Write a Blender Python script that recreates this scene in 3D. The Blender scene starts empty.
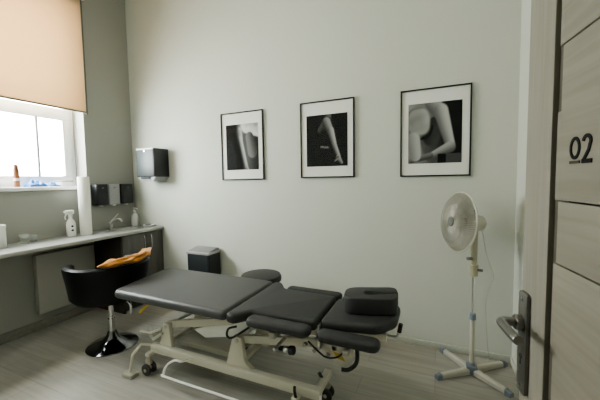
import bpy, bmesh, math, random
from mathutils import Vector, Matrix
random.seed(4)
PI = math.pi
C = bpy.context.scene.collection
SC = bpy.context.scene

# ---------------------------------------------------------------- room numbers
D = 2.722          # back wall y
L = -3.516         # left wall x
RX = 0.53          # right wall x
TOP = 3.75         # ceiling
CAMZ = 1.41

# ---------------------------------------------------------------- materials
def nodes(name):
    m = bpy.data.materials.new(name); m.use_nodes = True
    nt = m.node_tree
    return m, nt, nt.nodes['Principled BSDF']

def mat(name, col, rough=.5, metal=0, bump=0, scale=60, var=0, spec=.5, coat=0, vscale=None, trans=0, sheen=0):
    m, nt, b = nodes(name)
    b.inputs['Base Color'].default_value = (*col, 1)
    b.inputs['Roughness'].default_value = rough
    b.inputs['Metallic'].default_value = metal
    b.inputs['Specular IOR Level'].default_value = spec
    b.inputs['Coat Weight'].default_value = coat
    b.inputs['Transmission Weight'].default_value = trans
    b.inputs['Sheen Weight'].default_value = sheen
    tc = nt.nodes.new('ShaderNodeTexCoord')
    if bump:
        n = nt.nodes.new('ShaderNodeTexNoise'); n.inputs['Scale'].default_value = scale; n.inputs['Detail'].default_value = 4
        bp = nt.nodes.new('ShaderNodeBump'); bp.inputs['Strength'].default_value = bump; bp.inputs['Distance'].default_value = .01
        nt.links.new(tc.outputs['Object'], n.inputs['Vector'])
        nt.links.new(n.outputs['Fac'], bp.inputs['Height']); nt.links.new(bp.outputs['Normal'], b.inputs['Normal'])
    if var:
        n2 = nt.nodes.new('ShaderNodeTexNoise'); n2.inputs['Scale'].default_value = vscale or scale * .2; n2.inputs['Detail'].default_value = 5
        r = nt.nodes.new('ShaderNodeMix'); r.data_type = 'RGBA'
        r.inputs['A'].default_value = (*[c * (1 - var) for c in col], 1)
        r.inputs['B'].default_value = (*[min(1, c * (1 + var)) for c in col], 1)
        nt.links.new(tc.outputs['Object'], n2.inputs['Vector'])
        nt.links.new(n2.outputs['Fac'], r.inputs['Factor']); nt.links.new(r.outputs['Result'], b.inputs['Base Color'])
    return m

def wood(name, c1, c2, scale=(2, 30, 30), rough=.5, bump=.1, spec=.4):
    m, nt, b = nodes(name)
    tc = nt.nodes.new('ShaderNodeTexCoord'); mp = nt.nodes.new('ShaderNodeMapping'); mp.inputs['Scale'].default_value = scale
    n = nt.nodes.new('ShaderNodeTexNoise'); n.inputs['Scale'].default_value = 1.0; n.inputs['Detail'].default_value = 6; n.inputs['Distortion'].default_value = .6
    r = nt.nodes.new('ShaderNodeValToRGB')
    r.color_ramp.elements[0].position = .3; r.color_ramp.elements[0].color = (*c1, 1)
    r.color_ramp.elements[1].position = .72; r.color_ramp.elements[1].color = (*c2, 1)
    nt.links.new(tc.outputs['Object'], mp.inputs['Vector']); nt.links.new(mp.outputs['Vector'], n.inputs['Vector'])
    nt.links.new(n.outputs['Fac'], r.inputs['Fac']); nt.links.new(r.outputs['Color'], b.inputs['Base Color'])
    bp = nt.nodes.new('ShaderNodeBump'); bp.inputs['Strength'].default_value = bump; bp.inputs['Distance'].default_value = .004
    nt.links.new(n.outputs['Fac'], bp.inputs['Height']); nt.links.new(bp.outputs['Normal'], b.inputs['Normal'])
    b.inputs['Roughness'].default_value = rough; b.inputs['Specular IOR Level'].default_value = spec
    return m

def floor_mat():
    m, nt, b = nodes('floor_laminate')
    tc = nt.nodes.new('ShaderNodeTexCoord')
    br = nt.nodes.new('ShaderNodeTexBrick')
    br.inputs['Scale'].default_value = 1.0
    br.inputs['Brick Width'].default_value = 1.29; br.inputs['Row Height'].default_value = .193
    br.inputs['Mortar Size'].default_value = .0022; br.inputs['Mortar Smooth'].default_value = .3
    br.inputs['Color1'].default_value = (.385, .375, .34, 1); br.inputs['Color2'].default_value = (.425, .415, .378, 1)
    br.inputs['Mortar'].default_value = (.30, .29, .26, 1)
    br.offset = .37
    nt.links.new(tc.outputs['Object'], br.inputs['Vector'])
    mp = nt.nodes.new('ShaderNodeMapping'); mp.inputs['Scale'].default_value = (1.6, 26, 1)
    nt.links.new(tc.outputs['Object'], mp.inputs['Vector'])
    n = nt.nodes.new('ShaderNodeTexNoise'); n.inputs['Scale'].default_value = 1.2; n.inputs['Detail'].default_value = 6; n.inputs['Distortion'].default_value = .8
    nt.links.new(mp.outputs['Vector'], n.inputs['Vector'])
    r = nt.nodes.new('ShaderNodeValToRGB')
    r.color_ramp.elements[0].position = .3; r.color_ramp.elements[0].color = (.80, .785, .76, 1)
    r.color_ramp.elements[1].position = .75; r.color_ramp.elements[1].color = (1.0, 1.0, 1.0, 1)
    nt.links.new(n.outputs['Fac'], r.inputs['Fac'])
    mx = nt.nodes.new('ShaderNodeMix'); mx.data_type = 'RGBA'; mx.blend_type = 'MULTIPLY'; mx.inputs['Factor'].default_value = 1
    nt.links.new(br.outputs['Color'], mx.inputs['A']); nt.links.new(r.outputs['Color'], mx.inputs['B'])
    nt.links.new(mx.outputs['Result'], b.inputs['Base Color'])
    b.inputs['Roughness'].default_value = .42; b.inputs['Specular IOR Level'].default_value = .4
    bp = nt.nodes.new('ShaderNodeBump'); bp.inputs['Strength'].default_value = .12; bp.inputs['Distance'].default_value = .003
    nt.links.new(n.outputs['Fac'], bp.inputs['Height']); nt.links.new(bp.outputs['Normal'], b.inputs['Normal'])
    return m

def glass_mat(name, tint=(1, 1, 1), gloss=.08, haze=0.0):
    m = bpy.data.materials.new(name); m.use_nodes = True
    nt = m.node_tree; nt.nodes.clear()
    o = nt.nodes.new('ShaderNodeOutputMaterial'); t = nt.nodes.new('ShaderNodeBsdfTransparent'); t.inputs['Color'].default_value = (*tint, 1)
    g = nt.nodes.new('ShaderNodeBsdfGlossy'); g.inputs['Roughness'].default_value = .12
    mx = nt.nodes.new('ShaderNodeMixShader'); mx.inputs['Fac'].default_value = gloss
    nt.links.new(t.outputs[0], mx.inputs[1]); nt.links.new(g.outputs[0], mx.inputs[2])
    if haze:
        d = nt.nodes.new('ShaderNodeBsdfDiffuse'); d.inputs['Color'].default_value = (.85, .87, .86, 1)
        m2 = nt.nodes.new('ShaderNodeMixShader'); m2.inputs['Fac'].default_value = haze
        nt.links.new(mx.outputs[0], m2.inputs[1]); nt.links.new(d.outputs[0], m2.inputs[2]); nt.links.new(m2.outputs[0], o.inputs[0])
    else:
        nt.links.new(mx.outputs[0], o.inputs[0])
    return m

def blind_mat():
    m = bpy.data.materials.new('blind_fabric'); m.use_nodes = True
    nt = m.node_tree; nt.nodes.clear()
    o = nt.nodes.new('ShaderNodeOutputMaterial')
    d = nt.nodes.new('ShaderNodeBsdfDiffuse'); d.inputs['Color'].default_value = (.50, .41, .31, 1)
    t = nt.nodes.new('ShaderNodeBsdfTranslucent')
    tc = nt.nodes.new('ShaderNodeTexCoord'); n = nt.nodes.new('ShaderNodeTexNoise'); n.inputs['Scale'].default_value = 1.6; n.inputs['Detail'].default_value = 2
    r = nt.nodes.new('ShaderNodeMix'); r.data_type = 'RGBA'
    r.inputs['A'].default_value = (.60, .44, .30, 1); r.inputs['B'].default_value = (.57, .46, .31, 1)
    nt.links.new(tc.outputs['Object'], n.inputs['Vector']); nt.links.new(n.outputs['Fac'], r.inputs['Factor']); nt.links.new(r.outputs['Result'], t.inputs['Color'])
    w = nt.nodes.new('ShaderNodeTexWave'); w.inputs['Scale'].default_value = 150; w.bands_direction = 'Z'
    bp = nt.nodes.new('ShaderNodeBump'); bp.inputs['Strength'].default_value = .05
    nt.links.new(tc.outputs['Object'], w.inputs['Vector']); nt.links.new(w.outputs['Fac'], bp.inputs['Height']); nt.links.new(bp.outputs['Normal'], d.inputs['Normal'])
    mx = nt.nodes.new('ShaderNodeMixShader'); mx.inputs['Fac'].default_value = .42
    nt.links.new(d.outputs[0], mx.inputs[1]); nt.links.new(t.outputs[0], mx.inputs[2]); nt.links.new(mx.outputs[0], o.inputs[0])
    return m

def print_mat():
    m, nt, b = nodes('photo_print')
    a = nt.nodes.new('ShaderNodeAttribute'); a.attribute_name = 'tone'
    nt.links.new(a.outputs['Color'], b.inputs['Base Color'])
    b.inputs['Roughness'].default_value = .6; b.inputs['Specular IOR Level'].default_value = 0
    return m

M = {}
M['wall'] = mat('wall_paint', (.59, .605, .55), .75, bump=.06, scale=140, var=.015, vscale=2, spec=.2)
M['wall_l'] = mat('wall_paint_shaded', (.36, .362, .33), .75, bump=.06, scale=140, var=.015, vscale=2, spec=.2)  # left wall: its shade is put into a darker wall tone
M['ceil'] = mat('ceiling_paint', (.64, .64, .60), .85, bump=.03, scale=90, spec=.2)
M['floor'] = floor_mat()
M['skirt'] = wood('skirting_laminate', (.20, .195, .17), (.26, .25, .22), (3, 40, 40), .5)
M['white'] = mat('white_plastic', (.82, .82, .79), .4, bump=.01, scale=40)
M['upvc'] = mat('window_plastic', (.86, .87, .87), .3, bump=.01, scale=30)
M['radiator'] = mat('radiator_enamel', (.42, .415, .38), .45, bump=.02, scale=30)
M['leather'] = mat('sheen_leatherette', (.068, .068, .067), .46, bump=.10, scale=260, var=.06, vscale=5, spec=.5)  # leg section: window sheen put in as a lighter leatherette tone
M['leather2'] = mat('dark_leatherette', (.036, .036, .0355), .5, bump=.10, scale=260, var=.05, vscale=6, spec=.4)
M['black_leather'] = mat('black_leatherette', (.004, .004, .0045), .38, bump=.06, scale=220, spec=.28)
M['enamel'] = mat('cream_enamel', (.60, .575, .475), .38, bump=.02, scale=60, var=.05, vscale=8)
M['enamel_d'] = mat('dark_cream_enamel', (.40, .38, .31), .42, bump=.02, scale=60)  # darker cream for tray, casters and small parts
M['chrome'] = mat('chrome', (.72, .72, .72), .14, 1, bump=.005, scale=20)
M['dark_chrome'] = mat('dark_chrome', (.16, .16, .165), .12, 1, bump=.005, scale=20)
M['steel'] = mat('brushed_steel', (.50, .50, .48), .34, 1, bump=.02, scale=120)
M['handle'] = mat('gunmetal', (.22, .212, .195), .36, .9, bump=.02, scale=120)
M['handle_l'] = mat('satin_lever', (.26, .255, .24), .30, .9, bump=.02, scale=120)
M['wheel'] = mat('grey_wheel_rubber', (.05, .049, .045), .6, bump=.05, scale=80)
M['rubber'] = mat('black_rubber', (.018, .018, .018), .6, bump=.05, scale=80)
M['blackp'] = mat('black_plastic', (.016, .017, .019), .35, bump=.02, scale=150)
M['slate'] = mat('bin_slate_plastic', (.020, .025, .026), .4, bump=.015, scale=80, spec=.5)
M['front_sheen'] = mat('front_sheen_plastic', (.050, .062, .064), .45, bump=.015, scale=80, spec=.6)  # dispenser front: window reflection painted as a lighter plastic
M['greyp'] = mat('grey_plastic', (.36, .36, .36), .35, bump=.3, scale=160, var=.15, vscale=60)
M['greylid'] = mat('grey_lid', (.20, .20, .205), .35, bump=.02, scale=60)
M['frame'] = mat('black_frame', (.005, .005, .005), .45, bump=.03, scale=80)
M['board'] = mat('mat_board', (.74, .74, .70), .8, bump=.03, scale=200)
M['print'] = print_mat()
M['picglass'] = glass_mat('picture_glass', (1, 1, 1), .014)
M['glass'] = glass_mat('window_glass', (.98, 1, 1), .04)
M['worktop'] = mat('grey_worktop', (.32, .32, .30), .32, bump=.04, scale=200, var=.10, vscale=40)
M['edge'] = mat('worktop_edge', (.40, .40, .375), .4, bump=.02, scale=100)
M['cab'] = wood('cabinet_grey_wood', (.10, .098, .09), (.145, .14, .128), (30, 30, 3), .45)
M['cab_dark'] = wood('cabinet_side_shaded_wood', (.04, .032, .024), (.06, .05, .038), (30, 30, 3), .5)  # brown side wood, darkened to carry the shade under the worktop
M['door'] = wood('door_grey_wood', (.205, .190, .152), (.258, .240, .195), (3, 40, 55), .55, .15)
M['door_v'] = wood('door_stile_wood', (.225, .210, .172), (.275, .258, .214), (55, 40, 3), .55, .15)
M['door_d'] = wood('door_channel_wood', (.105, .092, .068), (.135, .12, .092), (55, 40, 3), .6, .1)
M['numeral'] = mat('numeral_black', (.010, .009, .008), .6, bump=.02, scale=90, spec=.15)
M['numeral_b'] = mat('numeral_brown', (.045, .026, .013), .6, bump=.02, scale=90)
M['fan'] = mat('fan_plastic', (.50, .485, .42), .4, bump=.01, scale=50)
M['fan_wire'] = mat('fan_wire', (.38, .365, .31), .4, bump=.01, scale=50)
M['fan_blade'] = mat('fan_blade', (.30, .285, .235), .35, bump=.01, scale=50)
M['fan_y'] = mat('aged_fan_plastic', (.40, .375, .27), .45, bump=.01, scale=50)
M['fan_g'] = mat('fan_badge_grey', (.15, .15, .14), .4, bump=.01, scale=50)
M['blue'] = mat('blue_grey_plastic', (.20, .23, .275), .45, bump=.01, scale=50)
M['bluep'] = mat('blue_film', (.012, .13, .42), .3, bump=.4, scale=30, var=.4, vscale=25)
M['brown'] = mat('brown_bottle', (.26, .105, .045), .35, bump=.02, scale=30)
M['cream'] = mat('cream_label', (.72, .62, .5), .5, bump=.02, scale=30)
M['paper'] = mat('paper_roll', (.83, .82, .77), .85, bump=.15, scale=120)
M['towel'] = mat('mustard_towel', (.42, .165, .012), .9, bump=.6, scale=130, var=.25, vscale=14, sheen=.3)
M['yellow'] = mat('yellow_plastic', (.60, .42, .06), .45, bump=.02, scale=60)
M['label_y'] = mat('yellow_label', (.52, .37, .06), .5, bump=.02, scale=60)
M['clear'] = glass_mat('clear_plastic', (.95, .96, .95), .07, .10)
M['bottle_t'] = glass_mat('bottle_plastic', (.9, .92, .9), .08, .55)
M['blind'] = blind_mat()
M['guide'] = mat('blind_guide', (.12, .12, .10), .5, bump=.02, scale=50)
M['ink'] = mat('dark_ink', (.03, .03, .03), .6, bump=.02, scale=50)

# ---------------------------------------------------------------- mesh builder
class MB:
    def __init__(s): s.bm = bmesh.new()
    def _merge(s, b, mtx=None):
        if mtx is not None: b.transform(mtx)
        bmesh.ops.recalc_face_normals(b, faces=b.faces)
        me = bpy.data.meshes.new('tmp'); b.to_mesh(me); b.free(); s.bm.from_mesh(me); bpy.data.meshes.remove(me); return s
    def box(s, lo, hi, bev=.003, seg=2, mtx=None):
        b = bmesh.new(); bmesh.ops.create_cube(b, size=1)
        c = [(lo[i] + hi[i]) / 2 for i in range(3)]; d = [hi[i] - lo[i] for i in range(3)]
        for v in b.verts: v.co = Vector([c[i] + v.co[i] * d[i] for i in range(3)])
        if bev: bmesh.ops.bevel(b, geom=b.edges[:], offset=min(bev, .45 * min(abs(x) for x in d)), segments=seg, affect='EDGES', profile=.5)
        return s._merge(b, mtx)
    def prism(s, poly, z0, z1, bev=0, seg=3, mtx=None, zf=None):
        b = bmesh.new()
        vs = [b.verts.new((x, y, z0)) for x, y in poly]; f = b.faces.new(vs)
        r = bmesh.ops.extrude_face_region(b, geom=[f]); top = [g for g in r['geom'] if isinstance(g, bmesh.types.BMVert)]
        for v in top: v.co.z = z1
        if bev:
            ed = [e for e in b.edges if abs(e.verts[0].co.z - e.verts[1].co.z) < 1e-6]
            bmesh.ops.bevel(b, geom=ed, offset=bev, segments=seg, affect='EDGES', profile=.5)
        if zf:
            for v in b.verts: v.co.z += zf(v.co.x, v.co.y)
        return s._merge(b, mtx)
    def prism_ax(s, poly, a0, a1, ax='y', bev=.002):
        # polygon given in (x,z) extruded along y, or in (y,z) along x
        if ax == 'y': m = Matrix(((1, 0, 0, 0), (0, 0, 1, 0), (0, 1, 0, 0), (0, 0, 0, 1)))
        else: m = Matrix(((0, 0, 1, 0), (1, 0, 0, 0), (0, 1, 0, 0), (0, 0, 0, 1)))
        return s.prism(poly, a0, a1, bev, 2, m)
    def tube(s, pts, r, n=10, smooth=0, cap=True):
        pts = [Vector(p) for p in pts]
        if smooth: pts = spline(pts, smooth)
        rs = r if callable(r) else (lambda t: r)
        b = bmesh.new(); rings = []; up = None
        for i, p in enumerate(pts):
            d = (pts[min(i + 1, len(pts) - 1)] - pts[max(i - 1, 0)]).normalized()
            if up is None: up = Vector((0, 0, 1)) if abs(d.z) < .9 else Vector((1, 0, 0))
            x = d.cross(up).normalized(); up = x.cross(d).normalized()
            rr = rs(i / max(1, len(pts) - 1))
            rings.append([b.verts.new(p + (x * math.cos(2 * PI * k / n) + up * math.sin(2 * PI * k / n)) * rr) for k in range(n)])
        for a, c in zip(rings, rings[1:]):
            for k in range(n): b.faces.new((a[k], a[(k + 1) % n], c[(k + 1) % n], c[k]))
        if cap: b.faces.new(rings[0][::-1]); b.faces.new(rings[-1])
        return s._merge(b)
    def cyl(s, p0, p1, r0, r1=None, n=24, bev=0):
        p0, p1 = Vector(p0), Vector(p1); h = (p1 - p0).length; r1 = r0 if r1 is None else r1
        if bev: prof = [(0, 0), (r0 - bev, 0), (r0, bev), (r1, h - bev), (r1 - bev, h), (0, h)]
        else: prof = [(0, 0), (r0, 0), (r1, h), (0, h)]
        return s.lathe(prof, p0, p1 - p0, n)
    def lathe(s, prof, c=(0, 0, 0), axis=(0, 0, 1), n=32):
        b = bmesh.new(); rings = []
        for r, z in prof:
            if r < 1e-6: rings.append([b.verts.new((0, 0, z))])
            else: rings.append([b.verts.new((r * math.cos(2 * PI * k / n), r * math.sin(2 * PI * k / n), z)) for k in range(n)])
        for a, d in zip(rings, rings[1:]):
            for k in range(n):
                k2 = (k + 1) % n
                if len(a) == 1 and len(d) == 1: break
                if len(a) == 1: b.faces.new((a[0], d[k], d[k2]))
                elif len(d) == 1: b.faces.new((a[k], a[k2], d[0]))
                else: b.faces.new((a[k], a[k2], d[k2], d[k]))
        q = Vector((0, 0, 1)).rotation_difference(Vector(axis).normalized()).to_matrix().to_4x4()
        return s._merge(b, Matrix.Translation(Vector(c)) @ q)
    def grid(s, fn, nu, nv, close_u=False):
        b = bmesh.new(); g = [[b.verts.new(fn(i / (nu if close_u else nu - 1), j / (nv - 1))) for j in range(nv)] for i in range(nu)]
        for i in range(nu if close_u else nu - 1):
            for j in range(nv - 1):
                i2 = (i + 1) % nu
                b.faces.new((g[i][j], g[i2][j], g[i2][j + 1], g[i][j + 1]))
        return s._merge(b)
    def build(s, name, m, parent=None, smooth=True, label=None):
        me = bpy.data.meshes.new(name)
        if parent is not None:
            w = world_of(parent).inverted(); s.bm.transform(w)
        bmesh.ops.remove_doubles(s.bm, verts=s.bm.verts, dist=1e-6)
        s.bm.to_mesh(me); s.bm.free()
        if smooth:
            for p in me.polygons: p.use_smooth = True
            me.set_sharp_from_angle(angle=math.radians(38))
        me.materials.append(m)
        o = bpy.data.objects.new(name, me); C.objects.link(o)
        if parent is not None: o.parent = parent
        if label: o['label'] = label
        return o

def world_of(o):
    m = o.matrix_basis.copy()
    return world_of(o.parent) @ m if o.parent else m

def spline(p, k):
    out = []
    for i in range(len(p) - 1):
        a, b, c, d = p[max(i - 1, 0)], p[i], p[i + 1], p[min(i + 2, len(p) - 1)]
        for j in range(k):
            t = j / k
            out.append(.5 * ((2 * b) + (c - a) * t + (2 * a - 5 * b + 4 * c - d) * t * t + (3 * b - a - 3 * c + d) * t ** 3))
    out.append(p[-1]); return out

def rpoly(pts, rad, seg=6):
    n = len(pts); out = []
    for i in range(n):
        p = Vector(pts[i]); a = Vector(pts[i - 1]); b = Vector(pts[(i + 1) % n])
        r = rad[i] if isinstance(rad, (list, tuple)) else rad
        if r < 1e-5: out.append(tuple(p)); continue
        u = (a - p); v = (b - p); lu, lv = u.length, v.length; u /= lu; v /= lv
        ang = u.angle(v); t = min(r / math.tan(ang / 2), .49 * lu, .49 * lv)
        for k in range(seg + 1):
            s = k / seg
            q = (p + u * t) * (1 - s) ** 2 + p * 2 * s * (1 - s) + (p + v * t) * s * s
            out.append(tuple(q))
    return out

def thing(name, label, cat, loc=(0, 0, 0), rotz=0, group=None):
    o = bpy.data.objects.new(name, None); C.objects.link(o); o.empty_display_size = .05
    o.location = loc; o.rotation_euler = (0, 0, rotz); o['label'] = label; o['category'] = cat
    if group: o['group'] = group
    return o
def tag(o, label, cat, group=None):
    o['label'] = label; o['category'] = cat
    if group: o['group'] = group
    return o
def struct(o): o['kind'] = 'structure'; return o
def rebase(o, loc):
    """move a top-level mesh's origin to its base"""
    loc = Vector(loc); o.data.transform(Matrix.Translation(-loc)); o.location = loc; return o

# ---------------------------------------------------------------- the room
WT = .26
struct(MB().box((L - .4, -1.6, -.08), (RX + .3, D + .2, 0), 0).build('floor', M['floor'], smooth=False))
struct(MB().box((L - .4, -1.6, TOP), (RX + .3, D + .2, TOP + .1), 0).build('ceiling', M['ceil'], smooth=False))
struct(MB().box((L - WT, D, 0), (RX + .2, D + .15, TOP), 0).build('wall_back', M['wall'], smooth=False))
struct(MB().box((RX, 0, 0), (RX + .2, D, TOP), 0).build('wall_right', M['wall'], smooth=False))
WY0, WY1, WZ0, WZ1 = .55, 2.15, 1.385, 3.28
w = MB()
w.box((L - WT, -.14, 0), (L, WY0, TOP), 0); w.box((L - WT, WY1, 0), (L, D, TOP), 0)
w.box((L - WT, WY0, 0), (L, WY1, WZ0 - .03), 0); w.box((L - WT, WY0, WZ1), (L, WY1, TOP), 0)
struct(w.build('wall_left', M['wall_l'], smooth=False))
w = MB()
w.box((L, -.14, 0), (-.56, -.03, TOP), 0); w.box((.335, -.14, 0), (RX + .2, -.03, TOP), 0); w.box((-.56, -.14, 2.09), (.335, -.03, TOP), 0)
struct(w.build('wall_front', M['wall'], smooth=False))
w = MB(); w.box((L - .3, -1.6, 0), (RX + .2, -1.5, TOP), 0); w.box((L - .3, -1.5, 0), (L - .2, -.14, TOP), 0); w.box((RX + .1, -1.5, 0), (RX + .2, -.14, TOP), 0)
struct(w.build('wall_hall', M['wall'], smooth=False))
w = MB(); w.box((L, D - .010, 0), (RX, D, .05), .003)
struct(w.build('baseboard_back', M['wall']))
w = MB(); w.box((L, -.03, 0), (L + .014, D - .012, .09), .003)
struct(w.build('baseboard_left', M['skirt']))
w = MB(); w.box((RX - .010, 0, 0), (RX, D - .010, .05), .003)
struct(w.build('baseboard_right', M['wall']))

# window: frame in a deep recess, sill, panes
FX = L - .185
win = MB()
win.box((FX - .06, WY0, WZ0), (FX, WY1, WZ0 + .045), .004); win.box((FX - .06, WY0, WZ1 - .05), (FX, WY1, WZ1), .004)
win.box((FX - .06, WY1 - .05, WZ0 + .045), (FX, WY1, WZ1 - .05), .004); win.box((FX - .06, WY0, WZ0 + .045), (FX, WY0 + .05, WZ1 - .05), .004)
window = struct(win.build('window_1', M['upvc']))
S0, S1, Z0, Z1 = WY0 + .05, WY1 - .05, WZ0 + .045, 2.16
sash = MB()
sash.box((FX - .05, S0, Z0), (FX + .014, S1, Z0 + .065), .006); sash.box((FX - .05, S0, Z1 - .065), (FX + .014, S1, Z1 + .05), .006)
sash.box((FX - .05, S1 - .065, Z0 + .065), (FX + .014, S1, Z1 - .065), .006); sash.box((FX - .05, S0, Z0 + .065), (FX + .014, S0 + .065, Z1 - .065), .006)
sash.box((FX - .05, S0, Z1 + .05), (FX + .01, S0 + .05, WZ1 - .05), .004); sash.box((FX - .05, S1 - .05, Z1 + .05), (FX + .01, S1, WZ1 - .05), .004)
sash.build('window_sash', M['upvc'], window)
mul = MB(); mul.box((FX - .035, 1.80, Z0 + .065), (FX - .01, 1.822, Z1 - .065), .003); mul.build('glazing_bar', M['greyp'], window)
pn = MB(); pn.box((FX - .026, S0 + .06, Z0 + .06), (FX - .022, S1 - .06, Z1 - .06), 0); pn.box((FX - .026, S0 + .04, Z1 + .05), (FX - .022, S1 - .04, WZ1 - .05), 0)
pn.build('pane', M['glass'], window, smooth=False)
sl = MB(); sl.box((FX, WY0, WZ0 - .03), (L, WY1, WZ0), 0); sl.box((L - .01, WY0 - .05, WZ0 - .034), (L + .035, WY1 - .03, WZ0), .006)
sl.build('window_sill', M['upvc'], window)

# roller blind
bl = thing('roller_blind', 'beige roller blind pulled halfway down over the window, lit from behind', 'blind', (L + .03, 1.36, 2.17))
MB().box((L + .029, .50, 2.185), (L + .031, 2.165, 3.36), 0).build('blind_fabric', M['blind'], bl)
MB().box((L + .024, .50, 2.168), (L + .036, 2.165, 2.186), .004).build('bottom_bar', M['guide'], bl)
MB().box((L + .001, 2.166, 2.16), (L + .03, 2.184, 3.36), .002).build('side_guide', M['guide'], bl)
MB().cyl((L + .045, .5, 3.40), (L + .045, 2.18, 3.40), .035).box((L + .001, .49, 3.35), (L + .085, .50, 3.45), .002).box((L + .001, 2.18, 3.35), (L + .085, 2.19, 3.45), .002).build('roller', M['white'], bl)

# radiator below the desk
rad = thing('wall_radiator', 'flat pale panel radiator on the left wall below the desk', 'radiator', (L, 1.95, .17))
MB().box((L + .012, 1.60, .17), (L + .075, 2.14, .74), .008).build('panel', M['radiator'], rad)
for y in (1.72, 2.02): MB().box((L, y, .25), (L + .02, y + .04, .66), .002).build('bracket', M['radiator'], rad)

# ---------------------------------------------------------------- desk run
wt = thing('worktop', 'long grey worktop running along the left wall under the window', 'worktop', (L, 1.5, .85))
SKY, SKX = 2.40, -3.27
def ell(cx, cy, a, b, n=32): return [(cx + a * math.cos(2 * PI * k / n), cy + b * math.sin(2 * PI * k / n)) for k in range(n)]
wm = MB(); bmv = bmesh.new()
outer = [(L + .001, .25), (-3.035, .25), (-3.035, D - .002), (L + .001, D - .002)]
hole = ell(SKX, SKY, .135, .185)
ov = [bmv.verts.new((x, y, .88)) for x, y in outer]; hv = [bmv.verts.new((x, y, .88)) for x, y in hole]
oe = [bmv.edges.new((ov[i], ov[(i + 1) % 4])) for i in range(4)]; he = [bmv.edges.new((hv[i], hv[(i + 1) % 32])) for i in range(32)]
bmesh.ops.triangle_fill(bmv, use_beauty=True, edges=oe + he)
r = bmesh.ops.extrude_face_region(bmv, geom=bmv.faces[:])
for g in r['geom']:
    if isinstance(g, bmesh.types.BMVert): g.co.z = .85
wm._merge(bmv); wm.build('top', M['worktop'], wt, smooth=False)
MB().box((-3.035, .25, .85), (-3.030, D - .002, .8802), .001).build('edging', M['edge'], wt)
sup = MB(); sup.box((L + .002, .30, 0), (-3.08, .325, .85), .002); sup.build('support_panel', M['cab_dark'], wt)

sk = thing('sink', 'oval steel sink set into the worktop in the corner', 'sink', (SKX, SKY, .76))
MB().grid(lambda u, v: (SKX + (.15 if v == 0 else .13 - .05 * max(0, v - .3)) * math.cos(2 * PI * u), SKY + (.20 if v == 0 else .18 - .06 * max(0, v - .3)) * math.sin(2 * PI * u), .884 if v < .15 else .884 - .125 * (v - .15) / .85), 40, 8, True).prism(ell(SKX, SKY, .095, .135), .757, .760).build('basin', M['steel'], sk)
MB().cyl((SKX, SKY, .7605), (SKX, SKY, .763), .028, n=20).build('drain', M['dark_chrome'], sk)
fc = thing('faucet', 'low chrome mixer tap rising behind the corner sink', 'faucet', (-3.43, 2.33, .88))
MB().cyl((-3.43, 2.33, .88), (-3.43, 2.33, .96), .024, .02, bev=.003).build('body', M['steel'], fc)
MB().tube([(-3.43, 2.33, .93), (-3.38, 2.345, .985), (-3.31, 2.36, 1.0), (-3.28, 2.367, .975)], .011, 10, 5).build('spout', M['steel'], fc)
MB().tube([(-3.43, 2.33, .955), (-3.43, 2.36, .99), (-3.43, 2.43, 1.05)], lambda t: .012 - .005 * t, 10, 4).build('lever', M['steel'], fc)

cab = thing('sink_cabinet', 'grey wood two-door base cabinet under the sink in the corner', 'cabinet', (-3.28, 2.45, 0))
CY0, CY1 = 2.18, D - .003
cc = MB(); cc.box((L + .016, CY0 + .018, .08), (-3.07, CY1, .098), .001); cc.box((L + .016, CY0 + .018, .098), (L + .024, CY1, .849), .001); cc.box((L + .024, CY1 - .017, .098), (-3.07, CY1, .849), .001); cc.box((-3.09, CY0 + .018, .80), (-3.07, CY1 - .017, .849), .001)
cc.build('carcass', M['cab'], cab)
MB().box((L + .016, CY0, .0), (-3.055, CY0 + .017, .849), .001).build('side_panel', M['cab_dark'], cab, label='brown cabinet side panel, shade in its colour, facing the chair')
MB().box((-3.13, CY0 + .02, 0), (-3.11, CY1, .079), .001).build('plinth', M['cab'], cab)
mid = (CY0 + CY1) / 2 + .035
for a, b, hy in ((CY0 + .02, mid - .002, mid - .045), (mid + .002, CY1 - .002, mid + .045)):
    dr = MB().box((-3.069, a, .095), (-3.050, b, .842), .003).build('door', M['cab'], cab)
    MB().tube([(-3.05, hy, .81), (-3.022, hy, .80), (-3.018, hy, .73), (-3.022, hy, .66), (-3.05, hy, .65)], .0075, 8, 4).build('handle', M['chrome'], dr)

# ---------------------------------------------------------------- things on the desk
ro = thing('paper_couch_roll', 'tall white roll of couch paper standing on the worktop below the window corner', 'paper roll', (-3.34, 2.005, .88))
MB().lathe([(.022, 0), (.050, 0), (.053, .006), (.053, .594), (.050, .60), (.022, .60), (.022, 0)], (-3.34, 2.005, .88), n=36).build('paper', M['paper'], ro)
MB().lathe([(.018, .002), (.022, .002), (.022, .598), (.018, .598), (.018, .002)], (-3.34, 2.005, .88), n=20).build('core', M['cream'], ro)
sp = thing('spray_bottle', 'white spray bottle with a dark label mark beside the tall paper roll', 'bottle', (-3.38, 1.885, .88))
MB().lathe([(0, 0), (.036, 0), (.04, .005), (.04, .125), (.034, .15), (.016, .18), (.015, .20), (0, .20)], (-3.38, 1.885, .88), n=24).build('body', M['white'], sp)
MB().cyl((-3.38, 1.885, 1.08), (-3.38, 1.885, 1.105), .019, n=16).box((-3.40, 1.84, 1.105), (-3.36, 1.912, 1.145), .008).box((-3.388, 1.825, 1.12), (-3.372, 1.85, 1.138), .004).build('spray_head', M['white'], sp)
MB().tube([(-3.38, 1.85, 1.11), (-3.38, 1.835, 1.08), (-3.38, 1.84, 1.055)], .006, 8, 4).build('trigger', M['white'], sp)
for z in (.945, .985):
    MB().lathe([(0, 0), (.011, 0), (.011, .002), (0, .002)], (-3.3412, 1.876, z), (1, -.25, 0), 12).build('label_mark', M['ink'], sp)
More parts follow.
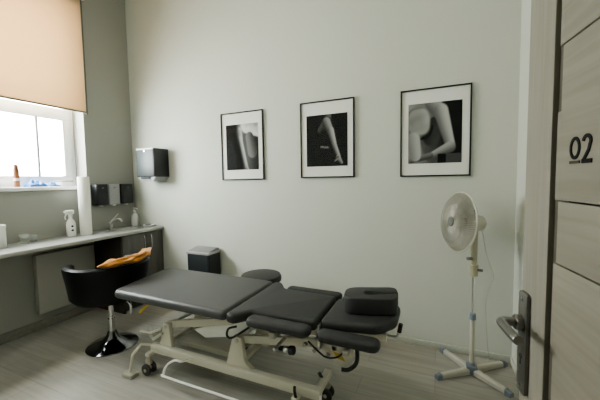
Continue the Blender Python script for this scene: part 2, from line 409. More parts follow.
bx = thing('storage_tub', 'white cylindrical tub standing on the worktop at the left picture edge', 'tub', (-3.36, 1.30, .88))
MB().lathe([(0, 0), (.055, 0), (.058, .004), (.058, .17), (0, .17)], (-3.36, 1.30, .88), n=32).build('body', M['white'], bx)
MB().lathe([(0, .17), (.061, .17), (.061, .19), (.057, .194), (0, .194)], (-3.36, 1.30, .88), n=32).build('lid', M['white'], bx)
cp = MB().lathe([(0, .002), (.030, .002), (.036, .085), (.038, .085), (.032, 0), (0, 0)], (-3.40, 1.50, .8805), n=28).build('plastic_cup', M['clear'])
rebase(cp, (-3.40, 1.50, .8805)); tag(cp, 'small clear plastic cup standing alone on the worktop by the wall', 'cup')
cp2 = MB().lathe([(0, .002), (.026, .002), (.032, .065), (.034, .065), (.028, 0), (0, 0)], (-3.43, 1.585, .8805), n=28).build('plastic_cup', M['clear'])
rebase(cp2, (-3.43, 1.585, .8805)); tag(cp2, 'lower clear plastic cup, nearer the spray bottle of the two cups', 'cup')
pb = thing('soap_bottle', 'pale pump soap bottle standing in the corner beside the sink', 'bottle', (-3.40, 2.62, .88))
MB().lathe([(0, 0), (.036, 0), (.04, .005), (.04, .12), (.03, .145), (.014, .16), (.014, .172), (0, .172)], (-3.40, 2.62, .88), n=24).build('body', M['bottle_t'], pb)
MB().cyl((-3.40, 2.62, 1.052), (-3.40, 2.62, 1.07), .016, n=16).cyl((-3.40, 2.62, 1.07), (-3.40, 2.62, 1.10), .005, n=10).tube([(-3.41, 2.62, 1.10), (-3.37, 2.62, 1.10), (-3.35, 2.62, 1.09)], .008, 8).build('pump', M['white'], pb)
ds = thing('soap_dish', 'shallow white dish on the worktop at the back corner by the sink', 'dish', (-3.19, 2.645, .88))
MB().lathe([(0, .004), (.045, .004), (.065, .022), (.069, .022), (.05, 0), (0, 0)], (-3.19, 2.645, .8805), n=28).build('bowl', M['white'], ds)
spg = MB().box((-3.225, 2.62, .886), (-3.165, 2.665, .912), .008).build('sponge', M['greylid']); rebase(spg, (-3.195, 2.64, .886)); tag(spg, 'dark sponge lying in the shallow white dish', 'sponge')
hs = thing('clear_bag', 'crumpled clear plastic bag sagging on the wall right of the tall paper roll', 'bag', (L + .03, 2.11, .883))
def bagf(u, v):
    y = 2.06 + .10 * v * (.35 + .65 * u) ; z = 1.30 - .417 * u
    return (L + .03 + .03 * math.sin(u * 3.1) + .010 * math.sin(9 * v + 5 * u), y, z)
MB().grid(bagf, 14, 10).build('film', M['clear'], hs)
MB().cyl((L, 2.09, 1.30), (L + .04, 2.09, 1.30), .006, n=10).build('peg', M['white'], hs)

# ---------------------------------------------------------------- on the sill
sx = L - .07
bb = thing('brown_bottle', 'slim brown bottle with pale band standing on the window sill', 'bottle', (sx, 1.56, WZ0))
MB().lathe([(0, 0), (.021, 0), (.023, .004), (.023, .06), (0, .06)], (sx, 1.56, WZ0), n=20).lathe([(.023, .085), (.023, .15), (.021, .168), (0, .168)], (sx, 1.56, WZ0), n=20).build('body', M['brown'], bb)
MB().lathe([(0, .06), (.0235, .06), (.0235, .085), (0, .085)], (sx, 1.56, WZ0), n=20).build('label_band', M['cream'], bb)
MB().lathe([(0, .168), (.019, .168), (.019, .20), (.012, .213), (0, .216)], (sx, 1.56, WZ0), n=16).build('cap', M['brown'], bb)
def crumple(name, x0, x1, y0, y1, h, m, lab, cat, seed):
    rnd = random.Random(seed); ph = [rnd.uniform(0, 6) for _ in range(6)]
    def f(u, v):
        e = (math.sin(PI * u) * math.sin(PI * v)) ** .45 if 0 < u < 1 and 0 < v < 1 else 0
        k = .62 + .12 * math.sin(9 * u + ph[0]) + .12 * math.sin(13 * v + ph[1] + 4 * u) + .10 * math.sin(21 * u - 9 * v + ph[2])
        return (x0 + (x1 - x0) * v, y0 + (y1 - y0) * u, WZ0 + .001 + h * e * k)
    o = MB().grid(f, 44, 16).build(name, m); rebase(o, ((x0 + x1) / 2, (y0 + y1) / 2, WZ0)); return tag(o, lab, cat)
crumple('plastic_packet', sx - .06, sx + .06, 1.63, 1.79, .085, M['bluep'], 'bright blue crumpled plastic packet on the sill next to the brown bottle', 'packet', 2)
crumple('plastic_packet', sx - .05, sx + .065, 1.78, 1.90, .06, M['bluep'], 'flatter blue plastic packet on the sill, farther from the brown bottle', 'packet', 5)
tr = thing('white_tray', 'small white tray on the sill at its right end below the window frame', 'tray', (sx, 1.94, WZ0))
MB().prism(rpoly([(sx - .055, 1.905), (sx + .055, 1.905), (sx + .055, 2.02), (sx - .055, 2.02)], .015), WZ0, WZ0 + .045, .005, 2).build('tub', M['white'], tr)
MB().prism(rpoly([(sx - .06, 1.90), (sx + .06, 1.90), (sx + .06, 2.025), (sx - .06, 2.025)], .018), WZ0 + .045, WZ0 + .06, .004, 2).build('lid', M['greyp'], tr)
pl = MB().prism_ax([(1.24, WZ0 + .001), (1.49, WZ0 + .001), (1.48, WZ0 + .008), (1.24, WZ0 + .075)], sx - .05, sx + .07, 'x', .002).build('document_wedge', M['paper'])
rebase(pl, (sx, 1.3, WZ0)); tag(pl, 'white sloping paper stack on the sill at the left picture edge', 'papers')

# ---------------------------------------------------------------- dispensers and bin
def wall_disp(y0, y1, m, name, label, z0=1.165, z1=1.40, depth=.10):
    t = thing(name, label, 'dispenser', (L, (y0 + y1) / 2, z0), group='dispensers in a row on the left wall')
    MB().prism(rpoly([(L + .001, y0), (L + depth, y0), (L + depth, y1), (L + .001, y1)], [.002, .03, .03, .002]), z0, z1, .006, 2).build('cover', m, t)
    MB().cyl((L + .05, (y0 + y1) / 2, z0 - .018), (L + .05, (y0 + y1) / 2, z0 + .002), .02, .024, n=16).build('nozzle', M['white'], t)
    MB().box((L + depth - .002, (y0 + y1) / 2 - .012, z1 - .05), (L + depth + .002, (y0 + y1) / 2 + .012, z1 - .035), .001).build('window_slot', M['greylid'], t)
    return t
wall_disp(2.185, 2.325, M['blackp'], 'soap_dispenser', 'black soap dispenser nearest the window, left end of the row of three')
wall_disp(2.333, 2.478, M['greyp'], 'soap_dispenser', 'grey mottled dispenser between the two black ones on the left wall', depth=.085)
wall_disp(2.486, 2.64, M['blackp'], 'soap_dispenser', 'black soap dispenser nearest the room corner, right end of the row of three')

td = thing('paper_towel_dispenser', 'black paper towel dispenser, window sheen in its front colour, mounted high on the back wall by the corner', 'dispenser', (-3.06, D, 1.45))
ty = D - .20
MB().prism(rpoly([(-3.205, ty), (-2.905, ty), (-2.905, D - .001), (-3.205, D - .001)], [.02, .02, .001, .001]), 1.475, 1.80, .006, 2).build('housing', M['blackp'], td)
MB().box((-3.195, ty - .006, 1.48), (-2.92, ty + .01, 1.785), .006).build('front_cover', M['front_sheen'], td)
MB().box((-3.19, ty - .004, 1.785), (-2.93, ty + .03, 1.803), .003).build('top_trim', M['white'], td)
MB().prism_ax([(-3.20, 1.476), (-2.91, 1.476), (-2.95, 1.43), (-3.15, 1.43)], ty + .01, D - .002, 'y', .004).build('tray', M['greyp'], td)
MB().box((-3.13, ty - .005, 1.452), (-2.99, ty + .02, 1.474), .002).build('outlet', M['ink'], td)
MB().cyl((-3.06, ty - .008, 1.77), (-3.06, ty, 1.77), .010, n=14).build('lock', M['chrome'], td)

bn = thing('waste_bin', 'dark slate waste bin with grey lid against the back wall behind the treatment couch', 'bin', (-2.32, D - .11, 0))
by = D - .205
MB().prism(rpoly([(-2.48, by), (-2.185, by), (-2.185, D - .014), (-2.48, D - .014)], .02), .02, .645, .006, 2).build('body', M['slate'], bn)
MB().prism(rpoly([(-2.20, by + .01), (-2.178, by + .01), (-2.178, D - .02), (-2.20, D - .02)], .004), .02, .64, .002, 2).build('shaded_side', M['blackp'], bn, label='side of the bin with its shade painted black')  # separate blacker panel paints the shade of the bin's right side
MB().box((-2.487, by - .008, .635), (-2.175, D - .013, .662), .008).build('rim', M['greyp'], bn)
MB().prism_ax([(by + .01, .66), (D - .02, .66), (D - .02, .685), (D - .06, .69), (by + .02, .668)], -2.47, -2.19, 'x', .003).build('lid', M['greylid'], bn)
MB().box((-2.46, by + .02, 0), (-2.20, D - .03, .022), .003).build('base', M['blackp'], bn)

# ---------------------------------------------------------------- pictures
def cap_d(px, py, ax, ay, bx, by, ra, rb):
    vx, vy = bx - ax, by - ay; t = max(0, min(1, ((px - ax) * vx + (py - ay) * vy) / (vx * vx + vy * vy)))
    r = ra + (rb - ra) * t; dx, dy = px - ax - vx * t, py - ay - vy * t
    return math.hypot(dx, dy) / r, (dx * -vy + dy * vx) / (math.hypot(vx, vy) * r)
def sm(a, b, x):
    t = max(0, min(1, (x - a) / (b - a))); return t * t * (3 - 2 * t)
def noise(u, v): return .5 + .25 * math.sin(23 * u + 7 * v) + .25 * math.sin(31 * v - 11 * u + 2)
def limb(px, py, cur, seg, lo, hi, side=1):
    d, s = cap_d(px, py, *seg)
    k = 1 - sm(.8, 1.06, d)
    tone = lo + (hi - lo) * sm(-.9, .8, s * side)
    return cur * (1 - k) + tone * k
def torso_side(u, v):     # figure from behind on the right, dark field on the left
    c = .035 + .012 * noise(u, v)
    c = limb(u, v, c, (.70, .95, .78, .02, .36, .24), .06, .20, -1)
    c = limb(u, v, c, (.66, .98, 1.05, .84, .20, .16), .30, .80, -1)
    c = limb(u, v, c, (.42, .84, .44, .66, .10, .09), .08, .55, 1)
    c = limb(u, v, c, (.44, .66, .60, .08, .08, .07), .05, .62, 1)
    c = limb(u, v, c, (.62, .06, .66, .0, .05, .05), .2, .5, 1)
    c = limb(u, v, c, (.74, .70, .82, .40, .13, .16), .10, .32, -1)
    if v > .88 and u > .42: c += .12 * noise(u * 2, v)
    return c
def arm_down(u, v):       # single arm hanging from a shoulder at the top
    c = .032 + .008 * noise(u, v)
    c = limb(u, v, c, (.52, 1.02, .53, .90, .10, .09), .04, .20, 1)
    c = limb(u, v, c, (.52, .84, .36, .70, .13, .08), .03, .13, -1)
    c = limb(u, v, c, (.50, .84, .60, .66, .11, .085), .08, .42, 1)
    c = limb(u, v, c, (.60, .68, .69, .40, .085, .06), .10, .55, 1)
    c = limb(u, v, c, (.69, .40, .80, .16, .06, .045), .10, .50, 1)
    c = limb(u, v, c, (.78, .16, .86, .06, .06, .03), .12, .40, 1)
    c = limb(u, v, c, (.78, .16, .70, .10, .03, .02), .1, .3, 1)
    c = limb(u, v, c, (.36, .375, .54, .355, .022, .02), .12, .35, 1)
    return c
def chest(u, v):          # bare chest with one raised arm at the right
    c = .03
    c = limb(u, v, c, (.25, .95, .22, .02, .34, .36), .20, .36, -1)
    c = limb(u, v, c, (.42, .40, .55, .20, .22, .26), .05, .16, -1)
    c = limb(u, v, c, (.52, .62, .45, .45, .16, .18), .05, .10, 1)
    d = (abs((u - .20) / .23) ** 2.8 + abs((v - .70) / .24) ** 2.8) ** (1 / 2.8); k = 1 - sm(.90, 1.06, d)
    dl = math.hypot((u - .17) / .2, (v - .70) / .2)
    c = c * (1 - k) + (.30 + .10 * sm(.0, .35, u) + .06 * sm(.3, 1.0, dl) - .20 * sm(.80, 1.0, d)) * k
    d = (abs((u - .20) / .27) ** 2.8 + abs((v - .68) / .275) ** 2.8) ** (1 / 2.8)
    if .88 < d < 1.05 and v < .62: c *= .30
    c *= 1 + .18 * (noise(u, v) - .5)
    c = limb(u, v, c, (.46, 1.0, .62, .80, .15, .12), .18, .45, 1)
    c = limb(u, v, c, (.62, .84, .80, .28, .14, .09), .22, .62, 1)
    c = limb(u, v, c, (.80, .26, .46, .13, .10, .06), .16, .50, -1)
    c = limb(u, v, c, (.44, .13, .05, .05, .055, .05), .10, .28, -1)
    c = limb(u, v, c, (.10, .40, .14, .15, .14, .12), .30, .55, 1)
    if v < .15 and u > .56: c = .02 if u < .72 else .13
    return max(.015, c)
def picture(x0, z1, fn, label, w=.518, h=.70, pm=(.062, .062, .125, .105), picname='framed_picture'):
    t = thing(picname, label, 'picture', (x0 + w / 2, D, z1 - h), group='black framed photographs on the back wall')
    y0, y1 = D - .022, D - .001; f = .011; x1, z0 = x0 + w, z1 - h
    m = MB(); m.box((x0, y0, z0), (x0 + f, y1, z1), .0015); m.box((x1 - f, y0, z0), (x1, y1, z1), .0015)
    m.box((x0 + f, y0, z0), (x1 - f, y1, z0 + f), .0015); m.box((x0 + f, y0, z1 - f), (x1 - f, y1, z1), .0015); m.build('frame', M['frame'], t)
    MB().box((x0 + f * .6, D - .010, z0 + f * .6), (x1 - f * .6, D - .003, z1 - f * .6), 0).build('mat_board', M['board'], t, smooth=False)
    a0, a1, b0, b1 = x0 + pm[0], x1 - pm[1], z0 + pm[3], z1 - pm[2]
    nu, nv = 60, 76
    pm_ = MB(); pm_.grid(lambda u, v: (a0 + (a1 - a0) * u, D - .0125, b0 + (b1 - b0) * v), nu, nv)
    o = pm_.build('print', M['print'], t, smooth=False)
    at = o.data.color_attributes.new('tone', 'FLOAT_COLOR', 'POINT')
    off = world_of(t)
    for i, vtx in enumerate(o.data.vertices):
        p = off @ vtx.co; g = fn((p.x - a0) / (a1 - a0), (p.z - b0) / (b1 - b0))
        g = min(.8, max(.016, .80 * g ** 1.12)); at.data[i].color = (g, g, g * .97, 1)
    MB().grid(lambda u, v: (x0 + f * .6 + (w - f * 1.2) * u, D - .0165, z0 + f * .6 + (h - f * 1.2) * v), 2, 2).build('glass', M['picglass'], t, smooth=False)
picture(-2.118, 2.124, torso_side, 'black framed photograph of a lit torso side, leftmost of three, above the waste bin')
picture(-1.193, 2.131, arm_down, 'black framed photograph of one arm hanging down, middle of the three')
picture(-.287, 2.126, chest, 'black framed photograph of a bare chest and arm, nearest the white fan', pm=(.062, .064, .115, .105))

# ---------------------------------------------------------------- treatment couch
tt = thing('treatment_table', 'dark grey padded treatment couch on a cream wheeled hydraulic frame', 'treatment table', (-1.2, 1.77, 0))
ZT = .632
def cushion(name, poly, rad, z0, z1, m, tilt=0, x0=0, bev=.024, lab=None):
    return MB().prism(rpoly(poly, rad), z0, z1, bev, 5, None, (lambda x, y: (x - x0) * tilt) if tilt else None).build(name, m, tt, label=lab)
cushion('leg_section', [(-2.165, 1.450), (-1.155, 1.450), (-1.155, 2.075), (-2.265, 2.075)], [.07, .04, .04, .06], ZT - .064, ZT, M['leather'], bev=.028)
cushion('middle_section', [(-1.140, 1.435), (-1.075, 1.435), (-1.00, 1.528), (-.604, 1.535), (-.604, 1.94), (-1.00, 1.955), (-1.075, 2.06), (-1.140, 2.06)], [.03, .05, .06, .03, .03, .06, .05, .03], ZT - .060, ZT + .004, M['leather2'], bev=.024)
def headz(x, y): return (x + .60) * .07
cushion('head_section', [(-.594, 1.567), (-.27, 1.575), (-.190, 1.68), (-.190, 1.88), (-.27, 1.955), (-.594, 1.93)], [.03, .10, .08, .08, .10, .03], ZT - .062, ZT - .002, M['leather2'], .07, -.60, bev=.024)
def pad(x0, x1, y0, y1, z):
    r = (y1 - y0) * .48
    return cushion('arm_pad', [(x0, y0), (x1, y0), (x1, y1), (x0, y1)], r, z - .050, z, M['leather2'], 0, 0, .021)
pad(-1.005, -.610, 1.432, 1.526, ZT - .007)
pad(-1.005, -.590, 1.960, 2.05, ZT - .004)
pad(-.580, -.250, 1.456, 1.554, ZT - .024)
pad(-.585, -.245, 1.965, 2.05, ZT - .055)
# base: two long beams, cross members
for x0, x1, y in ((-1.955, -.60, 1.58), (-1.955, -1.16, 1.965)):
    MB().box((x0, y, .142), (x1, y + .05, .202), .008).build('base_beam', M['enamel'], tt)
for x0, x1, y1 in ((-1.95, -1.90, 1.965), (-.66, -.61, 1.84), (-1.27, -1.21, 1.965)):
    MB().box((x0, 1.63, .145), (x1, y1, .180), .006).build('cross_member', M['enamel'], tt)
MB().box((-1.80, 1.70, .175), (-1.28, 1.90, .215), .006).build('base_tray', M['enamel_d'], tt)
# uprights (trapezoid brackets) and link arms, near and far side
for y in (1.605, 1.945):
    up = MB(); up.prism_ax([(-1.885, .20), (-1.765, .20), (-1.785, .375), (-1.838, .375)], y, y + .035, 'y', .006)
    up.build('upright', M['enamel'], tt)
    up = MB(); up.prism_ax(rpoly([(-1.275, .20), (-1.07, .20), (-1.13, .24), (-1.15, .40), (-1.215, .40)], [.0, .0, .06, .01, .015]), y, y + .035, 'y', .004)
    up.build('upright', M['enamel'], tt)
    for (xa, za, xb, zb) in ((-1.815, .350, -1.25, .475), (-1.185, .365, -.50, .470)):
        dx, dz = xb - xa, zb - za; ln = math.hypot(dx, dz); nx, nz = -dz / ln * .027, dx / ln * .027
        yy = y + .036 if y < 1.8 else y - .031
        MB().prism_ax([(xa - nx, za - nz), (xb - nx, zb - nz), (xb + nx, zb + nz), (xa + nx, za + nz)], yy, yy + .03, 'y', .005).build('lift_arm', M['enamel'], tt)
    ye = y - .006 if y < 1.8 else y + .035
    for (x, z) in ((-1.812, .352), (-1.182, .372)): MB().cyl((x, ye, z), (x, ye + .006, z), .014, n=14).build('pivot_bolt', M['steel'], tt)
for x, z in ((-1.812, .352), (-1.182, .372), (-.52, .467)): MB().cyl((x, 1.60, z), (x, 1.98, z), .013, n=14).build('pivot_shaft', M['steel'], tt)
# upper frame
for y in (1.62, 1.90):
    MB().box((-2.08, y, .505), (-1.19, y + .04, .555), .005).build('upper_rail', M['enamel'], tt)
    MB().box((-1.15, y, .505), (-.625, y + .04, .558), .005).build('upper_rail', M['enamel'], tt)
    MB().prism_ax([(-.59, .515), (-.24, .540), (-.24, .582), (-.59, .557)], y + .02, y + .045, 'y', .003).build('head_rail', M['enamel'], tt)
for x in (-2.06, -1.26, -.68): MB().box((x, 1.66, .50), (x + .035, 1.90, .538), .003).build('upper_cross_bar', M['enamel'], tt)
MB().box((-1.19, 1.63, .505), (-1.15, 1.93, .535), .003).build('upper_cross_bar', M['enamel'], tt)
for x0, x1, y0, y1, z0, z1 in ((-.86, -.82, 1.46, 1.63, .525, .560), (-.86, -.82, 1.93, 2.03, .525, .560), (-.43, -.40, 1.46, 1.62, .520, .545), (-.43, -.40, 1.93, 2.03, .495, .515)):
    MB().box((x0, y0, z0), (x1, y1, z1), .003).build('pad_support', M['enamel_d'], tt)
MB().box((-.606, 1.56, .46), (-.588, 1.62, .60), .004).build('head_hinge', M['steel'], tt)
# head bracket plates with yellow warning label
for y in (1.60, 1.92):
    hb = MB(); hb.prism_ax(rpoly([(-.60, .53), (-.40, .54), (-.415, .40), (-.48, .365), (-.60, .45)], [.0, .0, .04, .04, .02]), y, y + .012, 'y', .002)
    o = hb.build('head_bracket', M['enamel'], tt)
    if y < 1.7:
        MB().prism_ax([(-.535, .455), (-.500, .415), (-.455, .405), (-.475, .44)], y - .002, y, 'y', 0).build('warning_label', M['label_y'], o, label='small yellow sticker on the head bracket')
MB().tube([(-.405, 1.585, .535), (-.385, 1.585, .49), (-.39, 1.585, .42), (-.43, 1.585, .375), (-.47, 1.585, .365)], .011, 10, 5).build('bracket_strap', M['rubber'], tt)
# motor housing and cover
MB().prism_ax([(-1.63, .330), (-1.31, .462), (-1.11, .490), (-1.15, .385), (-1.30, .335), (-1.52, .285)], 1.685, 1.80, 'y', .010).build('motor_cover', M['white'], tt, label='white motor cover under the middle of the couch')
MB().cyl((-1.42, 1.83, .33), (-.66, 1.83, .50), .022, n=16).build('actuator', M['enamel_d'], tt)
MB().tube([(-1.15, 1.56, .495), (-1.21, 1.56, .470), (-1.225, 1.56, .425), (-1.20, 1.565, .408), (-1.15, 1.58, .435), (-1.08, 1.60, .485)], .007, 8, 6).build('cable', M['rubber'], tt)
MB().tube([(-.66, 1.56, .50), (-.60, 1.56, .455), (-.55, 1.56, .43), (-.49, 1.57, .44), (-.45, 1.58, .48)], .005, 8, 6).build('cable', M['rubber'], tt)
# adjuster knob at the front
kn = MB().cyl((-.775, 1.49, .462), (-.745, 1.49, .466), .020, n=18, bev=.003).cyl((-.83, 1.60, .462), (-.83, 1.47, .462), .010, n=10).build('adjuster', M['steel'], tt)
MB().cyl((-.745, 1.49, .466), (-.712, 1.49, .470), .025, n=18, bev=.006).build('knob', M['rubber'], kn)
for x, z in ((-.69, .46), (-.63, .44), (-.555, .425)): MB().cyl((x, 1.575, z), (x, 1.60, z), .012, n=12).build('side_bolt', M['enamel_d'], tt)
# release lever at the head end
lv = MB().tube([(-.40, 1.82, .545), (-.30, 1.80, .505), (-.215, 1.79, .505), (-.195, 1.79, .53), (-.185, 1.79, .555)], .007, 8, 4).build('release_lever', M['steel'], tt)
MB().tube([(-.190, 1.79, .535), (-.181, 1.79, .585)], .012, 10).build('lever_grip', M['rubber'], lv)
# casters
def caster(x, y, rot):
    w = MB().cyl((x, y, .085), (x, y, .140), .016, n=14)
    w.prism_ax(rpoly([(x - .022, .075), (x + .022, .075), (x + .028, .115), (x - .028, .115)], .01), y - .012, y + .012, 'y', .003)
    o = w.build('caster', M['enamel_d'], tt)
    for s in (-1, 1):
        MB().lathe([(0, -.010), (.030, -.010), (.041, -.007), (.043, 0), (.041, .007), (.030, .010), (0, .010)], (x, y + s * .025, .043), (math.sin(rot) * .0 + .0, 1, 0), 28).build('wheel', M['wheel'], o)
    MB().cyl((x, y - .038, .043), (x, y + .038, .043), .012, n=12).build('hub', M['enamel'], o)
for (x, y) in ((-1.93, 1.545), (-1.93, 2.02), (-.74, 1.545), (-.635, 1.80)): caster(x, y, 0)
for x, y0, y1 in ((-1.93, 1.53, 1.585), (-.74, 1.53, 1.585), (-1.93, 2.01, 2.035), (-.635, 1.785, 1.815)): MB().box((x - .02, y0, .135), (x + .02, y1, .160), .004).build('caster_bracket', M['enamel'], tt)
br = MB().tube([(-.64, 1.76, .12), (-.645, 1.745, .17), (-.665, 1.74, .205)], .010, 8, 4).build('brake_pedal', M['rubber'], tt)
MB().tube([(-.735, 1.545, .15), (-.735, 1.53, .20), (-.73, 1.52, .235)], .009, 8, 3).build('brake_pedal', M['rubber'], tt)
# stabiliser foot and swing lever at the leg end
st = MB().tube([(-1.92, 1.56, .215), (-1.96, 1.51, .235), (-2.0, 1.47, .17), (-2.035, 1.47, .03)], .010, 8).build('stabiliser', M['enamel'], tt)
MB().prism(rpoly([(-2.085, 1.435), (-1.985, 1.435), (-1.985, 1.505), (-2.085, 1.505)], .012), 0, .032, .006, 2).build('foot_pad', M['enamel_d'], st)
MB().tube([(-1.84, 1.60, .30), (-1.94, 1.60, .235), (-2.04, 1.66, .215), (-2.12, 1.72, .235)], .011, 8).build('linkage_bar', M['enamel'], tt)
MB().tube([(-1.85, 1.60, .33), (-1.95, 1.58, .29), (-2.10, 1.62, .26)], .008, 8).build('linkage_bar', M['enamel'], tt)
# foot control bar
MB().tube([(-1.56, 1.60, .175), (-1.56, 1.50, .205), (-1.62, 1.495, .20), (-1.69, 1.49, .15), (-1.715, 1.485, .085), (-1.68, 1.48, .075), (-1.10, 1.48, .075), (-.62, 1.48, .075), (-.60, 1.49, .11), (-.59, 1.56, .165), (-.61, 1.60, .17)], .0075, 8, 4).build('foot_bar', M['white'], tt)
# yellow handled lever under the leg section
yl = MB().tube([(-1.98, 1.66, .535), (-2.0, 1.63, .49)], .008, 8).build('leg_lever', M['steel'], tt)
MB().tube([(-2.0, 1.63, .492), (-2.07, 1.60, .42)], .010, 8).build('lever_grip', M['yellow'], yl, label='yellow lever grip')

# ---------------------------------------------------------------- face cushion
fcx, fcy = -.356, 1.790
fcu = thing('face_cushion', 'black horseshoe shaped face cushion lying on the head end of the couch', 'cushion', (fcx, fcy, ZT + .018))
def horseshoe():
    o = rpoly([(-.142, -.098), (.142, -.106), (.150, -.006), (.055, -.006), (.02, -.028), (-.015, -.028), (-.03, 0), (-.015, .028), (.02, .028), (.055, .006), (.150, .006), (.142, .106), (-.142, .098)], [.075, .055, .008, .015, .025, .025, .025, .025, .025, .015, .008, .055, .075], 7)
    c, sn = math.cos(.16), math.sin(.16)
    return [(fcx + x * 1.06 * c - y * sn, fcy + x * sn + y * c) for x, y in o]
MB().prism(horseshoe(), ZT, ZT + .094, .0075, 3, None, lambda x, y: headz(x, y) + .001).build('pad', M['leather2'], fcu)
pip = [(x, y, ZT + .058 + headz(x, y)) for x, y in [(fcx - .126, fcy - .082), (fcx - .146, fcy - .055), (fcx - .157, fcy - .02), (fcx - .161, fcy + .02)]]
MB().tube(pip, .0025, 6, 4).build('piping', M['black_leather'], fcu)

# ---------------------------------------------------------------- tub chair
CX, CY = -2.580, 1.715
ch = thing('tub_chair', 'black leatherette swivel tub chair at the worktop, seen from behind', 'chair', (CX, CY, 0))
BA = math.radians(-14)          # direction the back points to
def shell(u, v):
    a = BA + (u - .5) * math.radians(264)
    k = abs(u - .5) * 2
    ztop = .750 - .02 * sm(.7, 1, k)
    pr = [(.20, .432), (.255, .437), (.288, .475), (.303, .60), (.322, ztop - .035), (.322, ztop - .012), (.310, ztop), (.285, ztop), (.268, ztop - .012), (.262, ztop - .04), (.240, .60), (.222, .52), (.20, .48), (.20, .432)]
    t = v * (len(pr) - 1); i = min(int(t), len(pr) - 2); f = t - i
    r = pr[i][0] + (pr[i + 1][0] - pr[i][0]) * f; z = pr[i][1] + (pr[i + 1][1] - pr[i][1]) * f
    return (CX + r * math.cos(a), CY + r * math.sin(a), z)
s = MB(); s.grid(shell, 64, 14)
bmesh.ops.holes_fill(s.bm, edges=s.bm.edges[:], sides=0)
s.build('backrest', M['black_leather'], ch)
MB().lathe([(0, .425), (.19, .425), (.198, .435), (.198, .50), (.185, .518), (.15, .524), (0, .526)], (CX, CY, 0), n=40).build('seat', M['black_leather'], ch)
MB().cyl((CX, CY, .385), (CX, CY, .426), .09, .10, n=24).build('seat_plate', M['dark_chrome'], ch)
MB().cyl((CX, CY, .05), (CX, CY, .24), .028, n=20).cyl((CX, CY, .22), (CX, CY, .39), .020, n=20).build('gas_column', M['chrome'], ch)
MB().lathe([(0, 0), (.196, 0), (.20, .006), (.19, .014), (.13, .030), (.075, .060), (.045, .095), (.032, .13), (0, .13)], (CX, CY, 0), n=48).build('base', M['dark_chrome'], ch)
MB().tube([(CX + .02, CY + .01, .40), (CX + .13, CY + .05, .395), (CX + .17, CY + .06, .36), (CX + .17, CY + .06, .27)], .012, 10, 4).build('height_lever', M['chrome'], ch)

# towel lying along the chair's rim
pts = [(CX + .297 * math.cos(math.radians(a)), CY + .297 * math.sin(math.radians(a)), z) for a, z in ((-48, .768), (-34, .782), (-14, .787), (8, .788), (30, .790), (50, .792), (66, .788))]
P = spline([Vector(p) for p in pts], 8)
tw = bmesh.new(); rings = []
N = 22
for i, p in enumerate(P):
    t = i / (len(P) - 1); d = (P[min(i + 1, len(P) - 1)] - P[max(i - 1, 0)]).normalized()
    side = d.cross(Vector((0, 0, 1))).normalized(); sz = .35 + .65 * sm(0, .22, t) - .35 * sm(.9, 1, t)
    ring = []
    for k in range(N):
        a = 2 * PI * k / N
        fold = 1 + .18 * math.sin(3 * a + 7 * t) + .14 * math.sin(5 * a - 17 * t) + .14 * math.sin(21 * t + 2 * a) + .08 * math.sin(38 * t - 3 * a)
        ring.append(tw.verts.new(p + side * (.040 * sz * fold * math.cos(a)) + Vector((0, 0, 1)) * (.026 * sz * fold * math.sin(a))))
    rings.append(ring)
for a, b in zip(rings, rings[1:]):
    for k in range(N): tw.faces.new((a[k], a[(k + 1) % N], b[(k + 1) % N], b[k]))
tw.faces.new(rings[0][::-1]); tw.faces.new(rings[-1])
t = MB(); t._merge(tw); t = t.build('towel', M['towel']); rebase(t, (-2.33, 1.75, .755)); tag(t, 'crumpled mustard orange towel laid along the rim of the black tub chair', 'towel')

# ---------------------------------------------------------------- rolling stool
SX, SY = -1.405, 2.285
so = thing('rolling_stool', 'round dark grey rolling stool standing behind the treatment couch', 'stool', (SX, SY, 0))
MB().lathe([(0, .535), (.165, .535), (.178, .545), (.180, .57), (.170, .591), (.14, .598), (0, .601)], (SX, SY, 0), n=48).build('seat', M['leather2'], so)
MB().cyl((SX, SY, .10), (SX, SY, .34), .025, n=18).cyl((SX, SY, .33), (SX, SY, .537), .016, n=16).build('column', M['steel'], so)
for k in range(5):
    a = math.radians(-92 + 72 * k); ex, ey = SX + .24 * math.cos(a), SY + .24 * math.sin(a)
    lg = MB().tube([(SX, SY, .125), (SX + .12 * math.cos(a), SY + .12 * math.sin(a), .10), (ex, ey, .075)], lambda t: .02 - .006 * t, 10).build('leg', M['steel'], so)
    MB().lathe([(0, -.018), (.020, -.018), (.025, -.01), (.025, .01), (.020, .018), (0, .018)], (ex, ey, .025), (-math.sin(a), math.cos(a), 0), 18).cyl((ex, ey, .03), (ex, ey, .078), .008, n=8).build('wheel', M['rubber'], lg)

